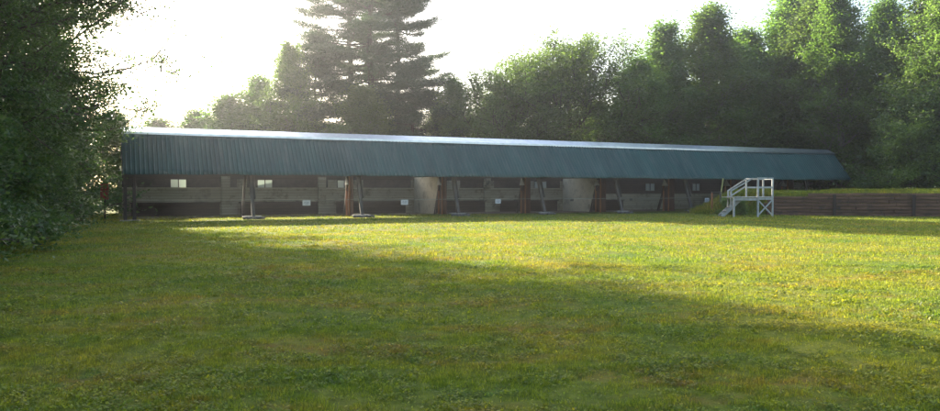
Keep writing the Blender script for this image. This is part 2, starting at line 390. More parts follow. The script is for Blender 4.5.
# ------------------------------------------------------------------ shelter
OX, OY = -18.76, 41.8; AX = math.atan2(.430, .903)
ca, sa = math.cos(AX), math.sin(AX)
def L2W(s, y, z=0): return (OX + ca*s - sa*y, OY + sa*s + ca*y, z)
def px2s(px, y):                       # pixel column of the photograph -> position along the shelter at depth y
    k = (px-470)/F; x0, y0, _ = L2W(0, y)
    return (k*y0 - x0)/(ca - k*sa)
S = empty('range_shelter', (OX, OY, 0), AX, 'long open-fronted shelter with a green corrugated metal roof across the field', 'shelter')
RY0, RZ0 = -.42, 4.72; EY, EZ = -2.2, 2.47; S0, S1 = -.35, 55.0
# front roof, corrugated
prof = []; pitch = .229; xk = S0
while xk < S1:
    prof += [(xk, 0), (xk+.05, 0), (xk+.062, .006), (xk+.075, 0), (xk+.118, 0), (xk+.132, .045), (xk+.205, .045), (xk+.219, 0), (xk+.224, 0)]
    xk += pitch
prof.append((S1, 0)); prof = [p for p in prof if p[0] <= S1]
rows = 9; nrm = np.array([0, -(RZ0-EZ), (EY-RY0)*-1]); nrm = nrm/np.linalg.norm(nrm)
nrm = np.array([0.0, -(RZ0-EZ), -(EY-RY0)]); nrm /= np.linalg.norm(nrm)
P = np.array(prof); V = []
for j in range(rows):
    t_ = j/(rows-1); y = RY0+(EY-RY0)*t_; z = RZ0+(EZ-RZ0)*t_
    wob = .05*(vnoise(P[:,0], np.full(len(P), j*.6), .45, 41)-.5) + .02*(vnoise(P[:,0], np.full(len(P), j*.9), 1.3, 42)-.5)
    ext = 0
    if j == rows-1:
        sheet = np.floor(P[:,0]/.92).astype(int); ext = (vnoise(sheet*3.7, sheet*0., 1., 43)-.5)*.075
    V.append(np.stack([P[:,0], y+nrm[1]*(P[:,1]+wob) - .62*ext, z+nrm[2]*(P[:,1]+wob) - .78*ext], 1))
V = np.concatenate(V); nx = len(P); i = (np.arange(rows-1)[:,None]*nx + np.arange(nx-1)[None,:]).ravel()
me = np_mesh('roof', V, np.stack([i, i+nx, i+1+nx, i+1], 1), M['roof'])
ro = link(bpy.data.objects.new('roof', me), S); md = ro.modifiers.new('t', 'SOLIDIFY'); md.thickness = .006; md.offset = -1
# ridge cap: a shallow bright sheet in lengths of about 3 m, lapped
cp = MB(); x = S0-.04; k = 0
while x < S1:
    x2 = min(x+3.05, S1+.04); dz = .0 if k % 2 else .006
    cp.prism([(RY0-.10, RZ0+.075+dz-.11), (RY0-.10, RZ0+.085+dz), (RY0+.62, RZ0+.41+dz), (RY0+1.3, RZ0+.08+dz), (RY0+1.3, RZ0+.06+dz), (RY0+.62, RZ0+.39+dz), (RY0-.085, RZ0+.07+dz), (RY0-.085, RZ0+.075+dz-.11)], x, x2+.03)
    x = x2; k += 1
cp.build('ridge_cap', M['cap'], ro)
# rear roof
rr = MB(); rr.prism([(RY0+1.0, RZ0+.14), (4.0, 3.45), (4.0, 3.41), (RY0+1.0, RZ0+.10)], S0, S1); rr.build('rear_roof', M['roof'], S)
# eave beam behind the front edge, rafters
eb = MB(); eb.box(S0+.05, S1-.05, EY+.16, EY+.24, EZ-.02, EZ+.16); eb.build('eave_beam', M['dark_wood'], S)
rf = MB()
xk = S0+.3
while xk < S1:
    rf.beam((xk, EY+.26, EZ+.16), (xk, RY0+.1, EZ+.16+(RY0+.1-EY-.26)*1.264), .05, .12); xk += 1.27
rf.build('rafters', M['dark_wood'], S)
# gable ends
for xg in (S0+.06, S1-.10):
    gb = MB(); gb.prism([(EY+.28, EZ+.1), (-.35, RZ0-.1), (.55, RZ0-.02), (3.9, 3.38), (3.9, 2.6), (EY+.28, 2.45)], xg, xg+.04)
    gb.build('gable_wall', M['brown'], S)
# A-frames
bay = 6.35
rngS = random.Random(5)
for k in range(9):
    s = k*bay
    if k == 8: s = 50.8
    wz = lambda y: height(*L2W(s, y)[:2])
    if k == 0:
        for sx_, yy_ in ((-.22, -1.9), (.22, -1.75)):
            p = MB(); p.beam((sx_, yy_, 0), (sx_, yy_+.1, 2.62), .17, .17, (0,1,0)); pst = p.build('post', M['dark_wood'], S, .01)
            q = MB(); q.box(sx_-.28, sx_+.28, yy_-.22, yy_+.22, -.05, .055); q.build('footing', M['concrete'], pst, .015)
    else:
        z0 = wz(-2.0)
        if k < 7:
            p = MB(); p.beam((s, -2.0+ (z0*.3), z0-.05), (s, -.65, 3.55), .19, .18, (0,1,0))
            p.beam((s+.14, -1.62, z0+1.15), (s+.14, -.75, 3.3), .07, .26, (0,1,0))
            pst = p.build('front_leg', M['grey_wood'], S, .01)
            if z0 < .1:
                q = MB(); q.box(s-.60, s+.42, -2.16, -1.80, .12, .17); q.build('footing', M['concrete'], pst, .012)
                q = MB()
                for j in range(6): q.rock((s-.5+.2*j+rngS.uniform(-.04,.04), -2.27+rngS.uniform(-.06,.06), .05), rngS.uniform(.14,.19), rngS)
                q.build('stones', M['stone'], pst)
        else:
            p = MB(); p.beam((s, -1.4, z0-.05), (s, -.65, 3.55), .15, .15, (0,1,0)); p.build('front_leg', M['dark_wood'], S, .01)
        z1 = wz(1.9)
        p = MB(); p.beam((s, 1.95, z1-.1), (s, .15, 4.35), .14, .16, (0,1,0)); p.build('rear_leg', M['dark_wood'], S, .01)
    if k >= 1:
        # reddish board infill with studs coloured orange for sunlight and a white daylight triangle
        zf = max(wz(.8), 0)
        if k >= 2:
            p = MB(); p.box(s+.02, s+.06, .05, 1.25, zf+.05, 2.5); p.build('board_panel', M['redwood'], S)
            for yy_, ww_ in ((1.22, .07), (.62, .05)):
                p = MB(); p.box(s-.08, s+.018, yy_-ww_/2, yy_+ww_/2, zf, 2.25+.25*(yy_<1)); p.build('stud', M['orange'], S, .006)
            p = MB(); p.prism([(1.30, 1.98), (.62, 1.98), (1.05, 2.48)], s-.125, s-.085); p.build('daylight_triangle', M['white'], S)  # white plate stands in for daylight through a gap
    if k in (3, 5):
        zf = 0
        p = MB(); p.prism([(2.08, 0.0), (5.78, 0.0), (5.78, 2.55), (1.28, 2.55), (1.28, 2.40)], s-.03, s+.03); p.build('partition_wall', M['tan_panel'], S)
    if k in (1, 2, 4):
        p = MB(); p.box(s-.75, s-.2, 5.60, 5.78, 0, 2.55); p.build('pier', M['tan'], S)
# rear wall: lower boarding, then a strip of hatches, piers and windows with pale panes for daylight, then header
WY = 5.8
sw = px2s(600, WY)
lo = MB(); lo.box(S0+.1, sw, WY, WY+.09, 0, 1.76); lo.build('lower_wall', M['tan'], S)
lo = MB(); lo.box(sw, S1-.1, WY, WY+.09, 0, 1.34); lo.build('lower_wall', M['tan'], S)
hd = MB(); hd.box(S0+.1, S1-.1, WY, WY+.09, 2.36, 2.62); hd.build('header', M['brown'], S)
sl = MB(); sl.box(S0+.1, sw, WY-.05, WY-.003, 1.74, 1.80); sl.box(S0+.1, sw, WY-.03, WY-.003, .98, 1.03); sl.build('rail', M['tan_panel'], S)
def strip(px0, px1, typ, z0, z1):
    a, b = px2s(px0, WY), px2s(px1, WY)
    if typ == 'pane':
        m_ = MB(); m_.box(a, a+.05, WY-.02, WY+.07, z0, z1); m_.box(b-.05, b, WY-.02, WY+.07, z0, z1)
        m_.box(a+.05, b-.05, WY-.02, WY+.07, z1-.05, z1); m_.box(a+.05, b-.05, WY-.02, WY+.07, z0, z0+.05)
        c_ = (a+b)/2; m_.box(c_-.03, c_+.03, WY-.015, WY+.05, z0+.05, z1-.05)
        w_ = m_.build('window', M['dark_wood'], S)
        g_ = MB(); g_.box(a+.05, b-.05, WY+.02, WY+.03, z0+.05, z1-.05); g_.build('pane', M['pane'], w_)
    else:
        mm = {'hatch': 'dark', 'pier': 'tan', 'brown': 'brown'}[typ]; off = .03 if typ == 'hatch' else 0
        m_ = MB(); m_.box(a, b, WY+off, WY+.09, z0, z1); m_.build({'hatch': 'hatch', 'pier': 'pier', 'brown': 'upper_wall'}[typ], M[mm], S)
e0 = 470+F*((L2W(S0+.1, WY)[0])/(L2W(S0+.1, WY)[1]))
seq = [(e0, 170, 'hatch'), (170, 187, 'pane'), (187, 237, 'hatch'), (237, 247, 'pier'), (247, 257, 'hatch'), (257, 273, 'pane'), (273, 328, 'hatch'), (328, 337, 'pier'), (337, 352, 'pane'),
       (352, 363, 'pier'), (363, 411, 'hatch'), (411, 460, 'pier'), (460, 488, 'hatch'), (488, 494, 'pier'), (494, 521, 'hatch'), (521, 534, 'pier'), (534, 547, 'pane'), (547, 560, 'hatch'), (560, 600, 'pier')]
for a, b, ty in seq: strip(a, b, ty, 1.76, 2.36)
seq = [(600, 645, 'brown'), (645, 655, 'pane'), (655, 692, 'brown'), (692, 700, 'pane'), (700, 790, 'brown'), (790, 815, 'pier'), (815, px2s and 846, 'brown')]
for a, b, ty in seq:
    if ty == 'pane':
        strip(a, b, ty, 1.55, 2.25); aa, bb = px2s(a, WY), px2s(b, WY)
        m_ = MB(); m_.box(aa, bb, WY, WY+.09, 1.34, 1.55); m_.build('upper_wall', M['brown'], S); m_ = MB(); m_.box(aa, bb, WY, WY+.09, 2.25, 2.36); m_.build('upper_wall', M['brown'], S)
    else: strip(a, b, ty, 1.34, 2.36)
# shooting bench along the rear wall with dark kickboard
for k in range(6):
    a, b = k*bay+.35, (k+1)*bay-.85
    if k == 0: a = .2
    m_ = MB(); m_.box(a, b, WY-.75, WY-.03, .80, .86); bn = m_.build('bench_top', M['dark_wood'], S, .008)
    m_ = MB(); m_.box(a+.05, b-.05, WY-.62, WY-.56, 0.0, .79); m_.build('bench_front', M['brown'], bn)
# bare earth strip beneath the shelter
X0, X1 = -.5, 40
m_ = MB(); m_.add([L2W(X0, 1.0, .012), L2W(X1, 1.0, .012), L2W(X1, 5.7, .012), L2W(X0, 5.7, .012)], [(0,1,2,3)])
fl_ = m_.build('earth_floor', M['gravel']); tag(fl_, 'bare earth under the shelter', kind='structure')

# rope strung along the front legs, with the hanging signs
ropeY = -1.62
m_ = MB(); pts = []
ks = [0] + [k*bay for k in range(1, 7)]
for a, b in zip(ks[:-1], ks[1:]):
    for q in range(8):
        f = q/8; pts.append(L2W(a+(b-a)*f, ropeY, 1.08-.045*4*f*(1-f)))
pts.append(L2W(ks[-1], ropeY, 1.08)); m_.tube(pts, .013, 6)
tag(m_.build('rope', M['rope']), 'thin pale rope strung waist high along the front legs of the shelter', 'rope')
def sign(px, w, h, label, mat='white', topz=1.04):
    s = px2s(px, ropeY-.04); x, y, _ = L2W(s, ropeY-.04)
    e = empty('hanging_sign', (x, y, topz-h), AX, label, 'sign', 'small signs hung from the rope' if mat == 'white' else None)
    m_ = MB(); m_.box(-w/2, w/2, -.012, .012, 0, h); m_.build('sign_board', M[mat], e, .004)
    if mat == 'white':
        m_ = MB()
        for (a, b, c, d) in ((-.30,-.05,.60,.70), (.02,.32,.60,.70), (-.34,-.12,.42,.50), (-.06,.30,.42,.50), (-.22,.24,.24,.31)):
            m_.box(a*w, b*w, -.0145, -.0125, c*h, d*h)
        m_.build('faded_lettering', M['mark'], e)
    for sg_ in (-1, 1):
        m_ = MB(); m_.tube([(sg_*w*.38, 0, h-.01), (sg_*w*.38, .03, h+.035)], .006, 5); m_.build('hook', M['rope'], e)
    
    return e
sign(306.5, .46, .31, 'white sign on the rope between the first and second stone-footed legs from the left')
sign(404.5, .46, .31, 'white sign on the rope left of the first pale tan partition')
sign(498, .40, .29, 'white sign on the rope below the paired dark hatches at the middle of the shelter')
sign(707, .42, .32, 'white sign on the rope just left of the grassy slope and stairs')
sign(572, .26, .15, 'small dark tag on the rope in front of the second tan partition', 'dark', 1.02)
sign(631, .24, .15, 'small dark tag on the rope right of the second tan partition', 'dark', 1.04)

# ------------------------------------------------------------------ red board near left end
x, y, _ = L2W(-.9, 1.5)
e = empty('notice_board', (x-.35, y, 0), R(10), 'small faded red board on a stake at the left end of the shelter', 'board')
m_ = MB(); m_.box(-.22, .22, -.015, .015, 1.1, 2.0); m_.build('panel', M['red'], e, .01)
m_ = MB(); m_.box(-.04, .04, .017, .08, 0, 1.95); m_.build('stake', M['dark_wood'], e)

# ------------------------------------------------------------------ sleeper retaining wall
e = empty('retaining_wall', (W0[0], W0[1], 0), math.atan2(wd[1], wd[0]), 'low retaining wall of stacked reddish railway sleepers holding the grass bank', 'wall')
rr_ = random.Random(9)
zc = -.04
for row in range(7):
    hgt = .214; m_ = MB(); x = -.1 - rr_.uniform(0, .25) * (row % 2)
    while x < wall_len:
        ln = rr_.uniform(2.2, 2.7); x2 = min(x+ln, wall_len)
        if row == 6 and rr_.random() < .08: x = x2; continue
        dy = rr_.uniform(-.05, .05) + .014*row; dzz = rr_.uniform(-.006, .006)
        m_.box(x+.008, x2-.008, -.22+dy, -.005+dy*.3, zc+.010+dzz, zc+hgt-.014+dzz); x = x2
    zc += hgt
    m_.build('sleeper_course', M['sleeper'], e, .012)
for xp in (3.9, 8.35, 13.4, 18.2):
    m_ = MB(); m_.box(xp-.09, xp+.09, -.38, -.23, -.05, 1.35); m_.build('stake', M['dark_wood'], e, .01)

# ------------------------------------------------------------------ white viewing platform with stairs
PA = math.atan2(1.5, 1.59)          # edge from near corner to the right corner
def plat():
    # local frame: x to the photo's right (mostly), y away from the camera
    e = empty('viewing_platform', (17.9, 46.3, 0), R(12), 'white wooden platform with railings and stairs standing before the retaining wall', 'platform')
    W, Dp, zd = 2.15, 1.6, 1.22
    near_x = 0.0
    # posts (x, y, top)
    def post(x, y, z1, w=.10, z0=-.05):
        m_ = MB(); m_.box(x-w/2, x+w/2, y-w/2, y+w/2, z0, z1); return m_.build('post', M['white_wood'], e, .006)
    xl, xn, xr = -1.8, -.40, 1.02
    post(xn, 0, 2.28); post(xr, .65, 2.30); post(xl, .35, zd-.06); post(-.22, 1.55, 2.30, .09, zd); post(xr+.30, 2.1, 2.3, .09, zd)
    # deck (trapezoid seen at an angle)
    out = [(xl, .30), (xn, -.06), (xr+.05, .60), (xr+.30, 2.15), (xl, 1.75)]
    m_ = MB(); n = len(out)
    m_.add([(p[0], p[1], zd-.045) for p in out]+[(p[0], p[1], zd) for p in out], [tuple(range(n))[::-1], tuple(range(n, 2*n))]+[(i,(i+1)%n,n+(i+1)%n,n+i) for i in range(n)])
    m_.build('deck', M['white_wood'], e)
    m_ = MB()
    m_.beam((xl, .34, zd-.15), (xn-.06, .01, zd-.15), .045, .14); m_.beam((xn+.06, .04, zd-.12), (xr-.05, .62, zd-.12), .045, .12)
    m_.build('deck_beam', M['white_wood'], e)
    # rails
    def rail(a, b, w=.045, h=.10):
        m_ = MB(); m_.beam(a, b, w, h); m_.build('rail', M['white_wood'], e, .005)
    rail((-.29, 1.50, 2.33), (xn, -.03, 2.31)); rail((xn-.06, -.03, 2.36), (xr+.06, .64, 2.36))
    rail((xn+.05, -.02, 1.80), (xr-.05, .62, 1.80)); rail((-.22, 1.5, 2.34), (xr+.30, 2.1, 2.34)); rail((-.17, 1.52, 1.8), (xr+.25, 2.06, 1.8)); rail((xr, .7, 2.34), (xr+.30, 2.06, 2.34))
    # cross brace on the right-hand side
    m_ = MB(); m_.beam((xn+.05, .02, .12), (xr-.05, .60, 1.02), .04, .085); m_.build('cross_brace', M['white_wood'], e)
    m_ = MB(); m_.beam((xn+.05, .07, 1.02), (xr-.05, .65, .12), .04, .085); m_.build('cross_brace', M['white_wood'], e)
    # stairs down to the left
    A0 = Vector((-2.25, .95, .0)); A1 = Vector((-1.12, .55, zd)); off = Vector((.3, .85, 0))
    for o_ in (Vector((0,0,0)), off):
        m_ = MB(); m_.beam(A0+o_, A1+o_-Vector((0,0,.06)), .05, .2); m_.build('stringer', M['white_wood'], e)
    for q in range(5):
        f = (q+.6)/5.2; c = A0.lerp(A1, f); m_ = MB(); m_.beam(c, c+off, .26, .04); m_.build('tread', M['white_wood'], e)
    for o_, hh in ((Vector((0,0,0)), 1.06), (off, 1.06), (off, .62)):
        a_ = A0.lerp(A1, .42)+o_+Vector((0,0,hh)); b_ = (A1+o_+Vector((.55,-.3 if o_.x == 0 else .0, hh+.08)))
        rail(a_, b_, .045, .085)
    for f in (.45,):
        for o_ in (Vector((0,0,0)), off):
            c = A0.lerp(A1, f)+o_; m_ = MB(); m_.box(c.x-.04, c.x+.04, c.y-.04, c.y+.04, c.z-.05, c.z+1.08); m_.build('baluster', M['white_wood'], e)
    return e
plat()

# wooden gate frame on the slope left of the stairs, and a leaning pole
gx, gy = (712-470)/F*51.5, 51.5
e = empty('gate_frame', (gx, gy, height(gx, gy)), R(20), 'small square unpainted wooden frame standing at the foot of the grassy slope', 'frame')
m_ = MB(); m_.box(-.04, .04, -.04, .04, -.05, 1.25); m_.build('upright', M['orange'], e)
m_ = MB(); m_.box(.64, .72, -.04, .04, -.05, 1.25); m_.build('upright', M['grey_wood'], e)
m_ = MB(); m_.box(-.06, .74, -.042, .042, 1.252, 1.33); m_.build('crossbar', M['grey_wood'], e)
M['yel'] = surf('yellowed pole', (.40,.38,.14), (.25,.25,.1), .7, 8)
gx, gy = (719-470)/F*53, 53.0
m_ = MB(); m_.beam((gx, gy, .4), (gx+.28, gy, 2.45), .07, .07, (0,1,0)); tag(m_.build('leaning_pole', M['yel']), 'thin yellow-green pole leaning just behind the small wooden frame', 'pole')

# ------------------------------------------------------------------ trees
def tubes_np(paths, nseg=6):
    """paths: list of (pts[n,3], rad[n]) -> verts, quads"""
    Vs, Fs, b = [], [], 0
    th = np.linspace(0, 2*np.pi, nseg, endpoint=False)
    for P_, r_ in paths:
        P_ = np.asarray(P_, float); d = np.gradient(P_, axis=0); d /= np.linalg.norm(d, axis=1)[:,None]+1e-9
        up = np.where(np.abs(d[:,2:3]) > .9, np.array([[0,1.,0]]), np.array([[0,0,1.]]))
        sx = np.cross(d, up); sx /= np.linalg.norm(sx, axis=1)[:,None]+1e-9; u = np.cross(sx, d)
        ring = P_[:,None,:] + (sx[:,None,:]*np.cos(th)[None,:,None] + u[:,None,:]*np.sin(th)[None,:,None])*np.asarray(r_)[:,None,None]
        n = len(P_); Vs.append(ring.reshape(-1,3))
        i = np.arange(n-1)[:,None]*nseg; k = np.arange(nseg)[None,:]; k2 = (k+1)%nseg
        Fs.append((np.stack([i+k, i+k2, i+k2+nseg, i+k+nseg], -1).reshape(-1,4))+b); b += n*nseg
    return np.concatenate(Vs), np.concatenate(Fs)
def leaves_np(Cn, per, sig, size, rng, aspect=.55, upbias=.5, droop=.0, dirs=None, flat=.6, stretch=None):
    n = len(Cn)*per
    c = np.repeat(Cn, per, 0); s_ = np.repeat(np.broadcast_to(sig, (len(Cn),)), per)[:,None]
    c = c + rng.normal(0, 1, (n,3))*s_*np.array([1,1,flat])
    if stretch is not None: c = c + np.repeat(stretch, per, 0)*rng.normal(0, 1, (n,1))*s_*1.9
    nr = rng.normal(0, 1, (n,3)); nr[:,2] = np.abs(nr[:,2]) + upbias*2; nr /= np.linalg.norm(nr, axis=1)[:,None]
    d = rng.normal(0, 1, (n,3)); d[:,2] -= droop
    if dirs is not None: d = d*.45 + np.repeat(dirs, per, 0)*1.2
    d -= nr*(d*nr).sum(1)[:,None]; d /= np.linalg.norm(d, axis=1)[:,None]+1e-9
    w = np.cross(nr, d)
    l = (size*rng.uniform(.6, 1.35, n))[:,None]
    V = np.stack([c-d*l*.5, c+w*l*aspect*.5-d*l*.05, c+d*l*.5, c-w*l*aspect*.5-d*l*.05], 1).reshape(-1,3)
    clump = np.repeat(rng.random(len(Cn)), per)
    att = np.clip(clump*.55 + rng.random(n)*.45, 0, 1)
    return V, np.arange(4*n).reshape(-1,4), att

def envelope(kind, u):
    if kind == 'oval': return np.clip(.62+.9*u, 0, 1)*np.clip((1.02-u)/.8, 0, 1)**.85
    if kind == 'spread': return np.clip(1-((u-.42)/.68)**2, .02, 1)**.55
    if kind == 'edge': return np.clip(.86+.2*np.sin(u*9), 0, 1)*np.clip((1.03-u)/.42, 0, 1)**.6    # foliage to the ground
    if kind == 'slim': return np.clip(u*3+.4, 0, 1)*np.clip((1.03-u)/.9, 0, 1)**.95
    if kind == 'high': return np.clip(.5+.9*u, 0, 1)*np.clip((1.06-u)/.3, 0, 1)**.5
    if kind == 'over': return np.clip(.42+1.25*u, 0, 1)*np.clip((1.04-u)/.5, 0, 1)**.55
    return np.clip(1.02-u, 0, 1)**.85
def make_tree(kind, H, Rr, cb, seed, nprim, per, size, mat, bark, sub=6, sig=.38, aspect=.55, trunk_r=None):
    r = np.random.default_rng(seed); tr_ = trunk_r or H*.013
    nT = 12; tz = np.linspace(0, H*.96, nT); wob = np.cumsum(r.normal(0, .012*H, (nT,2)), 0)*.5; wob -= wob[0]
    T = np.column_stack([wob[:,0], wob[:,1], tz]); T[0,2] = -.2
    paths = [(T, np.maximum(tr_*(1-tz/H)**.8*np.where(tz<.4,1.25,1), .02))]; cent = []; sg = []; cd = []
    az = r.uniform(0, 6.28)
    # irregular lobes so the outline is not round
    lob = r.uniform(.72, 1.15, 9)
    for k in range(nprim):
        u = ((k+.5)/nprim)**.9; zt = H*(cb + (.985-cb)*u); az += 2.4 + r.normal(0, .35)
        L = Rr*envelope(kind, u)*lob[int((az % 6.283)/6.283*9)]*(r.uniform(.6, 1.3) if kind != 'spread' else r.uniform(.8, 1.12)); L = max(L, .35)
        el = (R(10)+R(50)*u if kind != 'spread' else R(22)+R(40)*u) + r.normal(0, .12)
        if kind in ('slim',): el += R(12)
        if kind in ('edge','over','high'): el = R(-4)+R(45)*u + r.normal(0, .14)
        zb = zt*.97-L*.15
        if kind in ('oval', 'slim', 'spread'):
            el = R(24)+R(38)*u + r.normal(0, .13); L = L/math.cos(min(el, 1.2))**.6; zb = max(zt - L*math.sin(el)*.85, H*.05)
        base = np.array([np.interp(zb, tz, T[:,0]), np.interp(zb, tz, T[:,1]), max(zb, .25)])
        n = 6; s_ = np.linspace(0, 1, n)
        dirv = np.array([math.cos(az)*math.cos(el), math.sin(az)*math.cos(el), math.sin(el)])
        Pb = base + s_[:,None]*dirv*L; Pb[:,2] += (s_**2)*L*r.uniform(-.18, .16); Pb[1:] += np.cumsum(r.normal(0, .035*L, (n-1,3)), 0)
        Pb[:,2] = np.maximum(Pb[:,2], .15)
        rb = tr_*.38*(1-u*.7)*(1-s_)+.012; paths.append((Pb, rb))
        cent.append(Pb[-1]); sg.append(sig*.7); cd.append(dirv)
        for j in range(sub):
            f = r.uniform(.22, 1.0); bs = np.array([np.interp(f, s_, Pb[:,q]) for q in range(3)])
            a2 = az + r.choice([-1,1])*r.uniform(.4, 1.2); e2 = el + r.normal(0, .4); l2 = L*r.uniform(.18, .42)*(1.15-f*.5)
            d2 = np.array([math.cos(a2)*math.cos(e2), math.sin(a2)*math.cos(e2), math.sin(e2)])
            tip = bs + d2*l2; tip[2] = max(tip[2], .12)
            mid = (bs+tip)/2 + r.normal(0, .05*l2, 3); paths.append((np.array([bs, mid, tip]), np.array([.02, .014, .006])*(1+L*.12)))
            cent += [tip, mid*.4+tip*.6 + r.normal(0, sig*.5, 3)]; sg += [sig*.72, sig*.62]; cd += [d2, d2]
    Cn = np.array(cent); sg = np.array(sg)*r.uniform(.65, 1.3, len(cent))
    LV, LF, at = leaves_np(Cn, per, sg, size, r, aspect, .35, .3, stretch=np.array(cd))
    LV[:,2] = np.maximum(LV[:,2], .03)
    TV, TF = tubes_np(paths)
    return np_mesh('crown', LV, LF, mat, at), np_mesh('trunk', TV, TF, bark, smooth=True)
def make_pine(H, Rr, cb, seed, mat, bark, whorls=26, per=34, size=.42, flatk=.22, gaps=.18, sg_=.3):
    r = np.random.default_rng(seed); nT = 14; tz = np.linspace(0, H, nT); T = np.column_stack([r.normal(0,.06,nT), r.normal(0,.06,nT), tz]); T[0,2] = -.2
    tr_ = H*.014; paths = [(T, np.maximum(tr_*(1-tz/H)**.75, .03))]; cent = []; dirs = []; az = 0
    for w in range(whorls):
        u = (w+.5)/whorls; z = H*(cb+(.99-cb)*u)
        nb = 5 if u < .9 else 4
        wk = r.uniform(.72, 1.12)
        for q in range(nb):
            if r.random() < gaps: continue
            az += 6.283/nb + r.normal(0, .3); L = Rr*wk*np.clip((1.03-u)*2.4, .06, 1)**.8*r.uniform(.45, 1.2)
            el = R(-5+20*u)+r.normal(0, .09); n = 7; s_ = np.linspace(0, 1, n)
            dv = np.array([math.cos(az)*math.cos(el), math.sin(az)*math.cos(el), math.sin(el)])
            Pb = np.array([0,0,z+r.normal(0,.5)]) + s_[:,None]*dv*L; Pb[:,2] += -.05*L*np.sin(s_*np.pi) + .04*L*s_**3 + np.cumsum(r.normal(0,.02*L,n))*.5
            paths.append((Pb, tr_*.28*(1-.6*u)*(1-s_)+.014))
            for f in np.linspace(.42, 1, max(4, int(L*2.4))):
                bs = np.array([np.interp(f, s_, Pb[:,k]) for k in range(3)])
                for sd_ in (-1, 1):
                    a2 = az + sd_*r.uniform(.5, 1.0); l2 = L*.36*(1.25-.85*f)*r.uniform(.4, 1.2)+.15
                    tp = bs + np.array([math.cos(a2), math.sin(a2), r.normal(.1,.1)])*l2
                    cent += [tp, (bs+tp)/2]; dd = np.array([math.cos(a2), math.sin(a2), .25]); dirs += [dd, dd]
    Cn = np.array(cent); r2 = np.random.default_rng(seed+1)
    LV, LF, at = leaves_np(Cn, per, sg_, size, r2, .16, .6, 0, np.array(dirs), flat=flatk/.6*.9)
    TV, TF = tubes_np(paths)
    return np_mesh('crown', LV, LF, mat, at), np_mesh('trunk', TV, TF, bark, smooth=True)
def place(proto, name, x, y, label, cat='tree', group=None, sc=(1,1), rz=0, z=None):
    z = height(x, y) if z is None else z
    e = empty(name, (x, y, z), rz, label, cat, group); e.scale = (sc[0], sc[0], sc[1])
    o = bpy.data.objects.new('crown' if cat == 'tree' else 'foliage', proto[0]); link(o, e)
    o = bpy.data.objects.new('trunk' if cat == 'tree' else 'stems', proto[1]); link(o, e)
    return e

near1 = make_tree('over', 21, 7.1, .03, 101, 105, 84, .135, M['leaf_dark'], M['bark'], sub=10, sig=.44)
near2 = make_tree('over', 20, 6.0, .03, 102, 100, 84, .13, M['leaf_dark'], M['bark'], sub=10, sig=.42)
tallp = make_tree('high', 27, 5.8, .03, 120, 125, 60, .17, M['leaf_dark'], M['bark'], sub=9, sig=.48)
oval = make_tree('oval', 17, 5.2, .05, 103, 66, 56, .20, M['leaf'], M['bark'], sub=10, sig=.46)
oval2 = make_tree('oval', 17, 4.8, .04, 104, 66, 56, .20, M['leaf'], M['bark_pale'], sub=10, sig=.44)
maple = make_tree('spread', 16, 6.8, .06, 105, 92, 54, .21, M['leaf'], M['bark'], sub=11, sig=.46)
slim = make_tree('slim', 16, 4.0, .05, 106, 60, 46, .18, M['leaf_pale'], M['bark_pale'], sub=9, sig=.38)
pale = make_tree('oval', 12, 4.2, .05, 107, 52, 46, .20, M['leaf_pale'], M['bark'], sub=8, sig=.45)
pine = make_pine(31, 6.4, .2, 108, M['needle'], M['bark'], whorls=29, per=42, gaps=.32, flatk=.32, size=.34, sg_=.34)
fir = make_pine(17, 4.4, .03, 109, M['needle'], M['bark'], whorls=30, per=34, gaps=.12, size=.34, flatk=.4, sg_=.34)
bush1 = make_tree('edge', 2.6, 1.5, .05, 110, 34, 44, .12, M['leaf'], M['bark'], sub=6, sig=.20, trunk_r=.04)
bush2 = make_tree('edge', 3.4, 1.9, .05, 111, 40, 44, .14, M['leaf_dark'], M['bark'], sub=6, sig=.24, trunk_r=.05)

GL = 'trees along the left edge of the lawn'
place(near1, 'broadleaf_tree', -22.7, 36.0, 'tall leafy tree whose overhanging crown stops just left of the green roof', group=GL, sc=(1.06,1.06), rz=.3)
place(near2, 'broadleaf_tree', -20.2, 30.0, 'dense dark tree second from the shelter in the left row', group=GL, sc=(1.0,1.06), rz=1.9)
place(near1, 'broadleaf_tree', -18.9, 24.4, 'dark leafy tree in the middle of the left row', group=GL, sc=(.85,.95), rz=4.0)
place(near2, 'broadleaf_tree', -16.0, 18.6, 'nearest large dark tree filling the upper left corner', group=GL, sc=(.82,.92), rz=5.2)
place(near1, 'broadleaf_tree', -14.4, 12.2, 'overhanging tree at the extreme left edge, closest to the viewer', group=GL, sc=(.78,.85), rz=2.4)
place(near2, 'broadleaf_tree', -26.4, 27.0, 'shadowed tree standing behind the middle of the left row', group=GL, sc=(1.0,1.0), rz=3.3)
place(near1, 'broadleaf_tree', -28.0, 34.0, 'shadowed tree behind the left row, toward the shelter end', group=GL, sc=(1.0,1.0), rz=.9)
place(tallp, 'broadleaf_tree', -28.8, 46.5, 'very tall tree beyond the left end of the shelter, behind the row', group=GL, sc=(1.0,1.04), rz=5.6)
place(oval2, 'broadleaf_tree', -24.8, 54.0, 'low leafy tree just past the left end of the shelter, showing over the roof corner', group=GL, sc=(.8,.42), rz=3.2)
place(oval, 'broadleaf_tree', -31.0, 56.0, 'leafy tree far behind the left row, seen in the gap beside the shelter end', group=GL, sc=(1.0,.85), rz=1.2)

